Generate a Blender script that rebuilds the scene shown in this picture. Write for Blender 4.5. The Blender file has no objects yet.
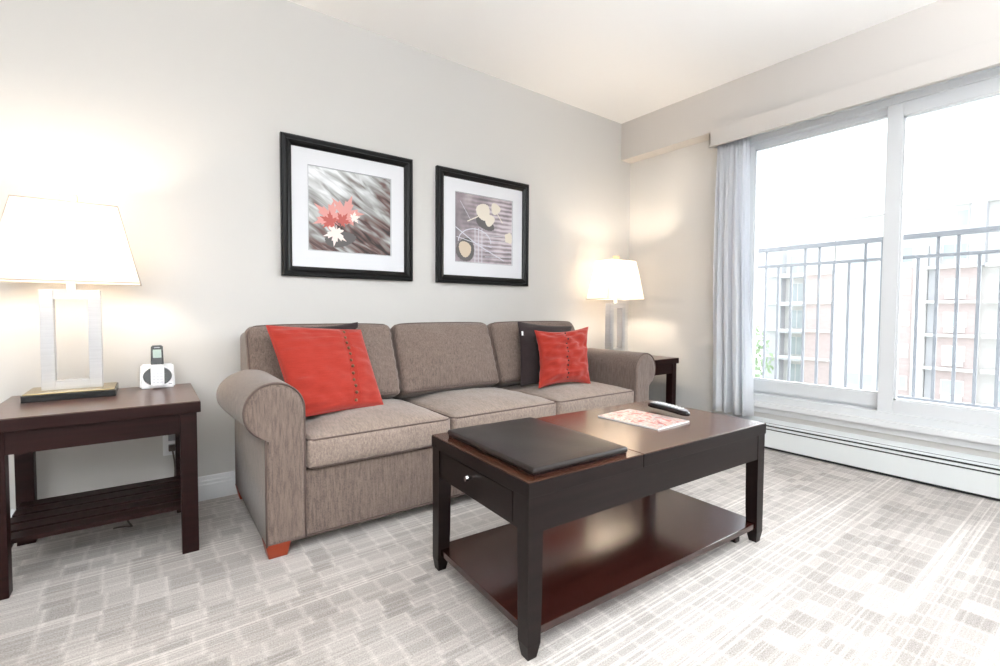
import bpy, bmesh, math, random
from mathutils import Vector, Matrix, noise
random.seed(7)
C = bpy.context.scene.collection
sc = bpy.context.scene

# ---------------------------------------------------------------- camera
W_PX = 1000.0
F_PX = 472.06
pitch, yaw, roll = math.radians(-2.150), math.radians(36.637), math.radians(0.3305)
fwd = Vector((math.sin(yaw)*math.cos(pitch), math.cos(yaw)*math.cos(pitch), math.sin(pitch)))
rt = Vector((math.cos(yaw), -math.sin(yaw), 0)); up = rt.cross(fwd)
r2 = math.cos(roll)*rt + math.sin(roll)*up
u2 = -math.sin(roll)*rt + math.cos(roll)*up
cd = bpy.data.cameras.new('camera'); cam = bpy.data.objects.new('camera', cd); C.objects.link(cam)
M = Matrix((r2, u2, -fwd)).transposed().to_4x4(); M.translation = Vector((-3.1597, -2.5837, 0.8977))
cam.matrix_world = M
cd.sensor_width = 36; cd.lens = 36*F_PX/W_PX; cd.shift_y = (327.83-333)/W_PX
cd.clip_start = 0.05; cd.clip_end = 500
sc.camera = cam

# ---------------------------------------------------------------- light
sc.view_settings.view_transform = 'Standard'; sc.view_settings.look = 'None'
sc.view_settings.gamma = 1; sc.view_settings.use_curve_mapping = False
EXPOSURE = 0.72
sc.view_settings.exposure = EXPOSURE
world = bpy.data.worlds.new('overcast_sky'); sc.world = world; world.use_nodes = True
wb = world.node_tree.nodes['Background']
wb.inputs[0].default_value = (0.91, 0.96, 1.0, 1); wb.inputs[1].default_value = 1.75
sd = bpy.data.lights.new('hazy_sun', 'SUN'); sun = bpy.data.objects.new('hazy_sun', sd); C.objects.link(sun)
sd.energy = 8.0; sd.angle = math.radians(70); sd.color = (0.95, 0.975, 1.0)
sdir = Vector((-1.0, 0.25, -0.62)).normalized()
sun.rotation_euler = sdir.to_track_quat('-Z', 'Y').to_euler()

# ---------------------------------------------------------------- materials
def lin(c):
    return tuple((v/255/12.92 if v/255 <= .04045 else ((v/255+.055)/1.055)**2.4) for v in c) + (1,)
def newmat(name):
    m = bpy.data.materials.new(name); m.use_nodes = True
    return m, m.node_tree.nodes, m.node_tree.links, m.node_tree.nodes['Principled BSDF']
def pmat(name, rgb, rough=.5, metal=0, spec=.5, coat=0, bump=None, var=None, emis=None):
    """bump=(scale vec, strength, distance); var=(scale vec, amount)"""
    m, n, l, b = newmat(name)
    b.inputs['Base Color'].default_value = lin(rgb)
    b.inputs['Roughness'].default_value = rough; b.inputs['Metallic'].default_value = metal
    b.inputs['Specular IOR Level'].default_value = spec
    if coat: b.inputs['Coat Weight'].default_value = coat; b.inputs['Coat Roughness'].default_value = .15
    if bump or var:
        tc = n.new('ShaderNodeTexCoord')
    if bump:
        mp = n.new('ShaderNodeMapping'); mp.inputs['Scale'].default_value = bump[0]
        l.new(tc.outputs['Object'], mp.inputs[0])
        nz = n.new('ShaderNodeTexNoise'); nz.inputs['Scale'].default_value = 1; nz.inputs['Detail'].default_value = 3
        l.new(mp.outputs[0], nz.inputs[0])
        bp = n.new('ShaderNodeBump'); bp.inputs['Strength'].default_value = bump[1]; bp.inputs['Distance'].default_value = bump[2]
        l.new(nz.outputs[0], bp.inputs['Height']); l.new(bp.outputs[0], b.inputs['Normal'])
    if var:
        mp = n.new('ShaderNodeMapping'); mp.inputs['Scale'].default_value = var[0]
        l.new(tc.outputs['Object'], mp.inputs[0])
        nz = n.new('ShaderNodeTexNoise'); nz.inputs['Scale'].default_value = 1; nz.inputs['Detail'].default_value = 4
        l.new(mp.outputs[0], nz.inputs[0])
        mr = n.new('ShaderNodeMapRange'); mr.inputs[1].default_value = .3; mr.inputs[2].default_value = .7
        mr.inputs[3].default_value = 1-var[1]; mr.inputs[4].default_value = 1+var[1]
        l.new(nz.outputs[0], mr.inputs[0])
        mx = n.new('ShaderNodeVectorMath'); mx.operation = 'SCALE'
        mx.inputs[0].default_value = lin(rgb)[:3]; l.new(mr.outputs[0], mx.inputs['Scale'])
        l.new(mx.outputs[0], b.inputs['Base Color'])
    return m
M_wall = pmat('wall_paint', (205, 203, 200), .75, bump=((180, 180, 180), .06, .002))
M_soffit = pmat('soffit_paint', (202, 197, 192), .75)
M_ceil = pmat('ceiling_paint', (246, 245, 243), .85, bump=((140, 140, 140), .12, .003))
M_white = pmat('white_trim_paint', (222, 224, 226), .4)
M_vinyl = pmat('window_vinyl', (216, 219, 222), .35)
M_heater = pmat('heater_enamel', (226, 230, 231), .35)
M_heatdark = pmat('heater_fins', (38, 40, 42), .6)
M_wood = pmat('espresso_wood', (24, 15, 14), .38, spec=.2, coat=.03, var=((3, 60, 60), .25), bump=((4, 90, 90), .05, .001))
M_cher = pmat('mahogany_wood', (33, 13, 12), .42, spec=.16, coat=.03, var=((3, 60, 60), .25), bump=((4, 90, 90), .05, .001))
M_shelfw = pmat('red_brown_shelf_wood', (48, 21, 17), .2, spec=.5, coat=.35, var=((3, 50, 50), .3), bump=((30, 30, 30), .08, .002))
M_top = pmat('table_top_wood', (72, 42, 30), .22, spec=.5, coat=.35, var=((3, 50, 50), .22), bump=((40, 40, 40), .05, .001))
M_sidetop = pmat('side_table_top_wood', (80, 50, 40), .28, spec=.5, coat=.25, var=((3, 60, 60), .2))
M_footwood = pmat('orange_beech_wood', (140, 54, 28), .4)
M_leather = pmat('dark_brown_leather', (32, 24, 22), .34, spec=.4, bump=((160, 160, 160), .18, .002))
M_silver = pmat('brushed_silver_paint', (192, 192, 194), .38, metal=.35, var=((6, 6, 200), .05))
M_gold = pmat('mirror_brass', (190, 165, 110), .18, metal=.9)
M_blackg = pmat('gloss_black', (14, 14, 15), .25)
M_frame = pmat('black_lacquer_frame', (8, 8, 9), .33, spec=.3)
M_mat = pmat('picture_mat_board', (222, 223, 227), .8)
M_chrome = pmat('chrome', (220, 220, 222), .12, metal=1)
M_pipe = pmat('sofa_piping', (92, 76, 70), .8)
M_redpipe = pmat('red_seam', (176, 48, 36), .8)
M_plasticw = pmat('white_plastic', (236, 236, 238), .35)
M_lcd = pmat('grey_green_lcd', (150, 168, 160), .2)
M_greyp = pmat('grey_plastic', (150, 152, 158), .3)
M_button = pmat('antique_brass_button', (120, 92, 70), .35, metal=.7)
M_darkbtn = pmat('dark_metal_button', (70, 50, 48), .3, metal=.7)
M_rail = pmat('flare_greyed_railing', (140, 142, 148), .5)  # dark railing lightened: window flare put into its colour
M_conc = pmat('pale_concrete', (205, 205, 205), .9)
M_brick = pmat('pink_brick', (196, 180, 178), .9, var=((2, 2, 6), .06))  # brick to leaves: outdoor haze and overexposure put into pale base colours
M_stucco = pmat('white_stucco', (226, 224, 222), .9)
M_recess = pmat('grey_render', (196, 196, 200), .9)
M_bglass = pmat('far_window_glass', (190, 198, 202), .15)
M_leaf = pmat('green_leaves', (176, 194, 160), .8)
M_bark = pmat('bark', (110, 95, 84), .9)
M_cord = pmat('grey_cord', (92, 80, 74), .6)

def fabric_mat(name, rgb, streak, amt=.28, dark=.55, fine=330):
    """woven chenille: streaks along one axis plus a fine weave"""
    m, n, l, b = newmat(name)
    b.inputs['Roughness'].default_value = .9; b.inputs['Specular IOR Level'].default_value = .2
    b.inputs['Sheen Weight'].default_value = .25; b.inputs['Sheen Roughness'].default_value = .5
    tc = n.new('ShaderNodeTexCoord')
    def nz(scale, det):
        mp = n.new('ShaderNodeMapping'); mp.inputs['Scale'].default_value = scale
        l.new(tc.outputs['Object'], mp.inputs[0])
        t = n.new('ShaderNodeTexNoise'); t.inputs['Scale'].default_value = 1; t.inputs['Detail'].default_value = det
        l.new(mp.outputs[0], t.inputs[0]); return t
    a = nz(streak, 4); c = nz((fine, fine, fine), 2)
    ad = n.new('ShaderNodeMath'); ad.operation = 'ADD'
    l.new(a.outputs[0], ad.inputs[0]); l.new(c.outputs[0], ad.inputs[1])
    mr = n.new('ShaderNodeMapRange'); mr.inputs[1].default_value = .75; mr.inputs[2].default_value = 1.25
    mr.inputs[3].default_value = 1-amt; mr.inputs[4].default_value = 1+amt; l.new(ad.outputs[0], mr.inputs[0])
    mx = n.new('ShaderNodeVectorMath'); mx.operation = 'SCALE'; mx.inputs[0].default_value = lin(rgb)[:3]
    l.new(mr.outputs[0], mx.inputs['Scale']); l.new(mx.outputs[0], b.inputs['Base Color'])
    bp = n.new('ShaderNodeBump'); bp.inputs['Strength'].default_value = .35; bp.inputs['Distance'].default_value = .002
    l.new(ad.outputs[0], bp.inputs['Height']); l.new(bp.outputs[0], b.inputs['Normal'])
    return m
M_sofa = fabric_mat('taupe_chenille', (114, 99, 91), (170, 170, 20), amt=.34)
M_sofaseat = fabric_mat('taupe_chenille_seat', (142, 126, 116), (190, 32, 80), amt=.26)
M_red = fabric_mat('coral_red_cotton', (158, 48, 36), (30, 30, 260), amt=.09)
M_dark = fabric_mat('dark_plum_cotton', (44, 33, 34), (60, 60, 200), amt=.15)

def carpet_mat():
    m, n, l, b = newmat('patterned_carpet')
    b.inputs['Roughness'].default_value = .95; b.inputs['Specular IOR Level'].default_value = .15
    b.inputs['Sheen Weight'].default_value = .2
    tc = n.new('ShaderNodeTexCoord'); sx = n.new('ShaderNodeSeparateXYZ'); l.new(tc.outputs['Object'], sx.inputs[0])
    def mt(op, a, bb=None, c=None):
        t = n.new('ShaderNodeMath'); t.operation = op
        for i, v in enumerate((a, bb, c)):
            if v is None: continue
            if isinstance(v, (int, float)): t.inputs[i].default_value = v
            else: l.new(v, t.inputs[i])
        return t.outputs[0]
    def comb(x, y, z=0):
        t = n.new('ShaderNodeCombineXYZ')
        for i, v in enumerate((x, y, z)):
            if isinstance(v, (int, float)): t.inputs[i].default_value = v
            else: l.new(v, t.inputs[i])
        return t.outputs[0]
    def noi(vec, scale, det=2):
        t = n.new('ShaderNodeTexNoise'); t.inputs['Scale'].default_value = scale; t.inputs['Detail'].default_value = det
        l.new(vec, t.inputs[0]); return t.outputs[0]
    def wn(vec):
        t = n.new('ShaderNodeTexWhiteNoise'); t.noise_dimensions = '3D'; l.new(vec, t.inputs[0]); return t.outputs[0]
    X, Y = sx.outputs[0], sx.outputs[1]
    # irregular rows: warp y by a 1-D noise
    wy = mt('MULTIPLY', mt('SUBTRACT', noi(comb(0, Y), 9, 1), .5), 3.4)
    row = mt('ADD', mt('MULTIPLY', Y, 19.0), wy)
    rid = mt('FLOOR', row); rf = mt('FRACT', row)
    # cross lines wander from row to row
    jit = mt('MULTIPLY', mt('SUBTRACT', wn(comb(rid, 3.3)), .5), .26)
    lng = mt('MULTIPLY', noi(comb(0, mt('MULTIPLY', rid, .31)), 1.0, 0), 2.2)
    wx = mt('MULTIPLY', mt('SUBTRACT', noi(comb(X, 5.1), 5, 0), .5), .9)
    col = mt('ADD', mt('ADD', mt('MULTIPLY', X, 12.5), jit), mt('ADD', lng, wx))
    cid = mt('FLOOR', col); cf = mt('FRACT', col)
    cell = wn(comb(cid, rid, 1.7))
    def edge(fr, w, soft):
        d = mt('MINIMUM', fr, mt('SUBTRACT', 1.0, fr))
        t = n.new('ShaderNodeMapRange'); t.inputs[1].default_value = w; t.inputs[2].default_value = w+soft
        t.inputs[3].default_value = 1; t.inputs[4].default_value = 0; l.new(d, t.inputs[0]); return t.outputs[0]
    e1 = mt('MULTIPLY', edge(cf, .04, .10), .8); e2 = mt('MULTIPLY', edge(rf, .05, .10), .5)
    lines = mt('MAXIMUM', e1, e2)
    # fine weft stripes running along x, thin light threads
    st = noi(comb(mt('MULTIPLY', X, .7), mt('MULTIPLY', Y, 100)), 1, 3)
    th = n.new('ShaderNodeMapRange'); th.inputs[1].default_value = .50; th.inputs[2].default_value = .60; l.new(st, th.inputs[0])
    plain = n.new('ShaderNodeMapRange'); plain.inputs[1].default_value = .45; plain.inputs[2].default_value = .6
    l.new(noi(comb(mt('MULTIPLY', X, .35), mt('MULTIPLY', Y, 2.2), 4.0), 1.6, 2), plain.inputs[0])
    fib = noi(tc.outputs['Object'], 260, 2)
    blockd = mt('MULTIPLY', cell, mt('SUBTRACT', 1.0, mt('MULTIPLY', plain.outputs[0], .6)))
    v = mt('SUBTRACT', .60, mt('MULTIPLY', blockd, .20))
    v = mt('ADD', v, mt('MULTIPLY', lines, .13))
    v = mt('ADD', v, mt('MULTIPLY', th.outputs[0], mt('ADD', .10, mt('MULTIPLY', plain.outputs[0], .17))))
    v = mt('ADD', v, mt('MULTIPLY', mt('SUBTRACT', fib, .5), .6))
    cr = n.new('ShaderNodeValToRGB'); l.new(v, cr.inputs[0])
    cr.color_ramp.elements[0].position = .2; cr.color_ramp.elements[0].color = lin((112, 104, 99))
    cr.color_ramp.elements[1].position = .95; cr.color_ramp.elements[1].color = lin((226, 219, 213))
    l.new(cr.outputs[0], b.inputs['Base Color'])
    bp = n.new('ShaderNodeBump'); bp.inputs['Strength'].default_value = .5; bp.inputs['Distance'].default_value = .004
    l.new(mt('ADD', fib, mt('MULTIPLY', lines, .3)), bp.inputs['Height']); l.new(bp.outputs[0], b.inputs['Normal'])
    return m
M_carpet = carpet_mat()

def shade_mat():
    m = bpy.data.materials.new('lamp_shade_linen'); m.use_nodes = True; n, l = m.node_tree.nodes, m.node_tree.links
    n.clear(); o = n.new('ShaderNodeOutputMaterial')
    d = n.new('ShaderNodeBsdfDiffuse'); d.inputs[0].default_value = (.9, .88, .86, 1)
    t = n.new('ShaderNodeBsdfTranslucent'); t.inputs[0].default_value = (.92, .88, .83, 1)
    mx = n.new('ShaderNodeMixShader'); mx.inputs[0].default_value = .5
    l.new(d.outputs[0], mx.inputs[1]); l.new(t.outputs[0], mx.inputs[2]); l.new(mx.outputs[0], o.inputs[0]); return m
M_shade = shade_mat(); M_shadetrim = pmat('shade_edge_tape', (190, 180, 172), .8)
def curtain_mat():
    m = bpy.data.materials.new('grey_sheer_fabric'); m.use_nodes = True; n, l = m.node_tree.nodes, m.node_tree.links
    n.clear(); o = n.new('ShaderNodeOutputMaterial')
    d = n.new('ShaderNodeBsdfDiffuse'); d.inputs[0].default_value = lin((236, 238, 242))
    t = n.new('ShaderNodeBsdfTranslucent'); t.inputs[0].default_value = lin((236, 239, 244))
    mx = n.new('ShaderNodeMixShader'); mx.inputs[0].default_value = .42
    l.new(d.outputs[0], mx.inputs[1]); l.new(t.outputs[0], mx.inputs[2]); l.new(mx.outputs[0], o.inputs[0]); return m
M_curtain = curtain_mat()
def glass_mat():
    m = bpy.data.materials.new('window_glass'); m.use_nodes = True; n, l = m.node_tree.nodes, m.node_tree.links
    n.clear(); o = n.new('ShaderNodeOutputMaterial')
    t = n.new('ShaderNodeBsdfTransparent'); t.inputs[0].default_value = (.97, .985, .985, 1)
    g = n.new('ShaderNodeBsdfGlossy'); g.inputs['Roughness'].default_value = .02
    fr = n.new('ShaderNodeFresnel'); fr.inputs[0].default_value = 1.4
    mx = n.new('ShaderNodeMixShader'); l.new(fr.outputs[0], mx.inputs[0])
    l.new(t.outputs[0], mx.inputs[1]); l.new(g.outputs[0], mx.inputs[2]); l.new(mx.outputs[0], o.inputs[0]); return m
M_glass = glass_mat()
def emat(name, rgb, s):
    m = bpy.data.materials.new(name); m.use_nodes = True; n, l = m.node_tree.nodes, m.node_tree.links
    n.clear(); o = n.new('ShaderNodeOutputMaterial'); e = n.new('ShaderNodeEmission')
    e.inputs[0].default_value = rgb+(1,); e.inputs[1].default_value = s; l.new(e.outputs[0], o.inputs[0]); return m

# ---------------------------------------------------------------- mesh helpers
def BM(): return bmesh.new()
def add_box(bm, x0, x1, y0, y1, z0, z1, bev=0, seg=2, mi=0):
    x0, x1 = sorted((x0, x1)); y0, y1 = sorted((y0, y1)); z0, z1 = sorted((z0, z1))
    t = bmesh.new(); bmesh.ops.create_cube(t, size=1)
    for v in t.verts:
        v.co = Vector(((x0+x1)/2+v.co.x*(x1-x0), (y0+y1)/2+v.co.y*(y1-y0), (z0+z1)/2+v.co.z*(z1-z0)))
    if bev: bmesh.ops.bevel(t, geom=t.edges[:], offset=bev, segments=seg, profile=.7, affect='EDGES')
    merge(bm, t, mi)
def merge(bm, t, mi=0, mat=None):
    if mat is not None: bmesh.ops.transform(t, matrix=mat, verts=t.verts)
    mp = {}
    for v in t.verts: mp[v] = bm.verts.new(v.co)
    for f in t.faces:
        try:
            g = bm.faces.new([mp[v] for v in f.verts]); g.material_index = mi if mi else f.material_index; g.smooth = f.smooth
        except ValueError: pass
    t.free()
def add_hexa(bm, bot, top, mi=0):
    """bot, top: four points each, counter-clockwise"""
    b = [bm.verts.new(p) for p in bot]; t = [bm.verts.new(p) for p in top]
    fs = [bm.faces.new(b[::-1]), bm.faces.new(t)]
    for i in range(4): fs.append(bm.faces.new((b[i], b[(i+1) % 4], t[(i+1) % 4], t[i])))
    for f in fs: f.material_index = mi
def add_cyl(bm, p0, p1, r0, r1=None, seg=20, mi=0):
    r1 = r0 if r1 is None else r1
    p0, p1 = Vector(p0), Vector(p1); d = p1-p0
    t = bmesh.new(); bmesh.ops.create_cone(t, cap_ends=True, segments=seg, radius1=r0, radius2=r1, depth=d.length)
    merge(bm, t, mi, Matrix.Translation((p0+p1)/2) @ d.to_track_quat('Z', 'Y').to_matrix().to_4x4())
def add_ball(bm, c, r, sc3=(1, 1, 1), u=16, v=10, mi=0):
    t = bmesh.new(); bmesh.ops.create_uvsphere(t, u_segments=u, v_segments=v, radius=r)
    merge(bm, t, mi, Matrix.Translation(c) @ Matrix.Diagonal((*sc3, 1)))
def add_tube(bm, pts, r, seg=8, closed=False, mi=0):
    pts = [Vector(p) for p in pts]; n = len(pts); rings = []
    nrm = None
    for i, p in enumerate(pts):
        a = pts[(i-1) % n] if (closed or i > 0) else p; b = pts[(i+1) % n] if (closed or i < n-1) else p
        t = (b-a).normalized()
        if nrm is None:
            nrm = t.orthogonal().normalized()
        else:
            nrm = (nrm - t*nrm.dot(t)).normalized()
        bi = t.cross(nrm)
        rings.append([bm.verts.new(p + r*(math.cos(2*math.pi*k/seg)*nrm + math.sin(2*math.pi*k/seg)*bi)) for k in range(seg)])
    if closed:
        # align the seam
        off = min(range(seg), key=lambda s: (rings[-1][0].co-rings[0][s].co).length)
    for i in range(n if closed else n-1):
        A = rings[i]; B = rings[(i+1) % n]
        o = off if (closed and i == n-1) else 0
        for k in range(seg):
            f = bm.faces.new((A[k], A[(k+1) % seg], B[(k+1+o) % seg], B[(k+o) % seg])); f.material_index = mi; f.smooth = True
    if not closed:
        bm.faces.new(rings[0][::-1]); bm.faces.new(rings[-1])
def empty(name, loc, label=None, cat=None, group=None):
    o = bpy.data.objects.new(name, None); C.objects.link(o); o.location = loc; o.empty_display_size = .1
    tag(o, label, cat, group); return o
def tag(o, label=None, cat=None, group=None, kind=None):
    if label: o['label'] = label
    if cat: o['category'] = cat
    if group: o['group'] = group
    if kind: o['kind'] = kind
    return o
def wloc(o):
    v = Vector(o.location); p = o.parent
    while p: v += Vector(p.location); p = p.parent
    return v
def obj(name, bm, mats, parent=None, smooth=False, loc=None, local=False, auto=None):
    """links the bmesh as ONE object. Geometry is in world coordinates and is shifted to the object's origin
    (loc for a top-level thing, the parent's place for a part)."""
    me = bpy.data.meshes.new(name); 
    bmesh.ops.recalc_face_normals(bm, faces=bm.faces[:])
    o = bpy.data.objects.new(name, me); C.objects.link(o)
    if parent: o.parent = parent
    if loc is not None: o.location = Vector(loc) - (wloc(parent) if parent else Vector((0, 0, 0)))
    if not local:
        sh = wloc(o)
        for v in bm.verts: v.co -= sh
    if smooth:
        for f in bm.faces: f.smooth = True
    if auto:
        for f in bm.faces: f.smooth = True
        for e in bm.edges:
            if len(e.link_faces) == 2 and e.calc_face_angle(0) > math.radians(auto): e.smooth = False
    bm.to_mesh(me); bm.free()
    for m in (mats if isinstance(mats, (list, tuple)) else [mats]): me.materials.append(m)
    return o
def struct(name, bm, m, parent=None, **k):
    o = obj(name, bm, m, parent, **k)
    if parent is None: o['kind'] = 'structure'
    return o
def copy_tree(o, parent=None):
    c = o.copy(); C.objects.link(c); c.parent = parent
    for ch in list(o.children): copy_tree(ch, c)
    return c

# ---------------------------------------------------------------- the room
RX0, RY1 = -5.2, -5.2        # far sides of the room behind the camera
H = 2.44; WX = 0.125         # ceiling height, window wall plane
WT = 2.09; WB = 0.27; WY0, WY1 = -0.925, -3.55
bm = BM(); add_box(bm, RX0-.1, WX+.2, RY1-.1, .1, -.1, 0); struct('floor', bm, M_carpet)
bm = BM(); add_box(bm, RX0-.1, WX+.2, RY1-.1, .1, H, H+.1); struct('ceiling', bm, M_ceil)
bm = BM(); add_box(bm, RX0-.1, WX+.2, 0, .1, 0, H); struct('wall_back', bm, M_wall)
bm = BM(); add_box(bm, RX0-.1, RX0, RY1, 0, 0, H); struct('wall_left', bm, M_wall)
bm = BM(); add_box(bm, RX0-.1, WX+.2, RY1-.1, RY1, 0, H); struct('wall_front', bm, M_wall)
bm = BM()
add_box(bm, WX, WX+.2, WY0, 0, 0, H); add_box(bm, WX, WX+.2, RY1, WY1, 0, H)
add_box(bm, WX, WX+.2, WY1, WY0, 0, WB); add_box(bm, WX, WX+.2, WY1, WY0, WT, H)
struct('wall_right', bm, M_wall)
bm = BM(); add_box(bm, 0, WX, RY1, 0, 2.14, H); struct('trim_1', bm, M_soffit)
# moulded baseboard on the back wall
def base_profile(bm, x0, x1, y, sgn=-1):
    pr = [(0, 0), (.016, 0), (.016, .072), (.013, .078), (.013, .088), (.008, .094), (.006, .108), (0, .112)]
    L = [[bm.verts.new((x, y+sgn*d, z)) for d, z in pr] for x in (x0, x1)]
    for i in range(len(pr)-1): bm.faces.new((L[0][i], L[0][i+1], L[1][i+1], L[1][i]))
    bm.faces.new(L[0]); bm.faces.new(L[1][::-1])
bm = BM(); base_profile(bm, RX0, WX, 0); struct('baseboard_back', bm, M_white)
bm = BM(); add_box(bm, RX0, RX0+.016, RY1, 0, 0, .11, .003); struct('baseboard_left', bm, M_white)

bm = BM(); add_box(bm, WX-.016, WX, -.80, -.016, 0, .108, .003); struct('baseboard_right', bm, M_white)

# window: frame, sashes, panes, sill
win = empty('window_1', (WX, (WY0+WY1)/2, WB)); win['kind'] = 'structure'
bm = BM()
x0, x1 = .10, .30
add_box(bm, x0, x1, WY0-.055, WY0, WB, WT, .004); add_box(bm, x0, x1, WY1, WY1+.055, WB, WT, .004)
add_box(bm, x0, x1, WY1, WY0, WT-.065, WT, .004); add_box(bm, x0, x1, WY1, WY0, WB, WB+.075, .004)
add_box(bm, x0-.012, x0+.02, WY1, WY0, WT-.03, WT-.012, .003)
add_box(bm, .17, .19, WY1+.05, WY0-.05, WB+.07, WB+.095, .003)
obj('window_frame', bm, M_vinyl, win)
def sash(xa, xb, ya, yb, za, zb, w, tr=.04):
    bm = BM()
    add_box(bm, xa, xb, ya, ya-w, za, zb, .004); add_box(bm, xa, xb, yb, yb+w, za, zb, .004)
    add_box(bm, xa, xb, yb+w, ya-w, za, za+.075, .004); add_box(bm, xa, xb, yb+w, ya-w, zb-tr, zb, .004)
    # narrow glazing bead
    for (a, b, c, d) in ((ya-w, ya-w-.01, za+.075, zb-tr), (yb+w, yb+w+.01, za+.075, zb-tr), (ya-w, yb+w, za+.075, za+.085), (ya-w, yb+w, zb-tr-.01, zb-tr)):
        add_box(bm, (xa+xb)/2-.012, (xa+xb)/2+.012, a, b, c, d)
    s = obj('window_sash', bm, M_vinyl, win)
    bm = BM(); add_box(bm, (xa+xb)/2-.003, (xa+xb)/2+.003, ya-w, yb+w, za+.075, zb-tr); obj('pane', bm, M_glass, s)
sash(.155, .195, WY0-.045, -1.79, WB+.09, WT-.055, .04)
sash(.115, .153, -1.735, -2.62, WB+.07, WT-.06, .07, .075)
sash(.155, .195, -2.56, WY1+.05, WB+.09, WT-.06, .045)  # third sash, out of view, added for more daylight
bm = BM(); add_box(bm, .075, .16, WY1-.04, WY0+.12, WB-.005, WB+.03, .006); add_box(bm, .105, WX, WY1-.04, WY0+.12, WB-.045, WB-.005, .004)
obj('window_sill', bm, M_white, win)

# valance over the blinds
bm = BM()
add_box(bm, -.03, -.012, -3.75, -.785, 2.035, 2.15, .002)
add_box(bm, -.03, WX-.005, -.797, -.785, 2.035, 2.139, .002)
add_box(bm, -.036, -.006, -3.75, -.78, 2.032, 2.042, .003)
tag(obj('window_valance', bm, M_soffit, loc=(-.02, -2.2, 2.03)), 'long pale boxed valance running above the window and grey curtain', 'valance')
# curtain, gathered at the left end of the window
def curtain():
    bm = BM(); n = 150; y0, y1 = -.808, -1.03; zt, zb = 2.05, .2; rows = 26
    g = []
    for j in range(rows+1):
        v = j/rows; z = zt+(zb-zt)*v; row = []
        for i in range(n+1):
            u = i/n
            wob = noise.noise(Vector((u*5, v*1.5, 2)))*.5
            ph = u*2*math.pi*4.5 + wob*5
            amp = .005+.024*v
            x = .035 + amp*math.sin(ph) + .006*math.sin(ph*2.3+1)
            y = y0+(y1-y0-.055*v)*u + .006*math.sin(ph*1.5+v)*v
            row.append(bm.verts.new((x, y, z)))
        g.append(row)
    for j in range(rows):
        for i in range(n): bm.faces.new((g[j][i], g[j][i+1], g[j+1][i+1], g[j+1][i]))
    o = obj('curtain', bm, M_curtain, smooth=True, loc=(.03, -.92, .2))
    s = o.modifiers.new('s', 'SOLIDIFY'); s.thickness = .0015
    bm = BM(); n = 150; g = []
    for z in (.312, .30):
        row = []
        v = (zt-z)/(zt-zb)
        for i in range(n+1):
            u = i/n; wob = noise.noise(Vector((u*5, v*1.5, 2)))*.5; ph = u*2*math.pi*4.5+wob*5; amp = .005+.024*v
            row.append(bm.verts.new((.035+amp*math.sin(ph)+.006*math.sin(ph*2.3+1)-.0025, y0+(y1-y0-.055*v)*u+.006*math.sin(ph*1.5+v)*v, z)))
        g.append(row)
    for i in range(n): bm.faces.new((g[0][i], g[0][i+1], g[1][i+1], g[1][i]))
    obj('hem', bm, M_curtain, o, smooth=True)
    return o
tag(curtain(), 'light grey gathered floor-length curtain hanging left of the window', 'curtain')

# baseboard heater below the window
def heater():
    t = empty('baseboard_heater', (.09, -1.9, 0), 'long white metal baseboard heater with dark slots under the window', 'heater')
    ya, yb = -.80, -3.9
    bm = BM(); add_box(bm, .068, WX-.003, ya-.01, yb+.01, 0.004, .172); obj('heating_core', bm, M_heatdark, t)
    bm = BM(); add_box(bm, .055, .066, ya, yb, .018, .128, .002); obj('front_panel', bm, M_heater, t)
    bm = BM()
    add_box(bm, .058, .067, ya, yb, .136, .149, .002)
    obj('damper', bm, M_heater, t)
    bm = BM(); add_hexa(bm, [(.056, yb, .160), (WX-.001, yb, .176), (WX-.001, ya, .176), (.056, ya, .160)], [(.056, yb, .166), (WX-.001, yb, .19), (WX-.001, ya, .19), (.056, ya, .166)]); obj('top_cover', bm, M_heater, t)
    bm = BM(); add_box(bm, .054, WX-.002, ya+.012, ya-.004, 0.002, .18, .002); obj('end_cap', bm, M_heater, t)
heater()

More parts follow.
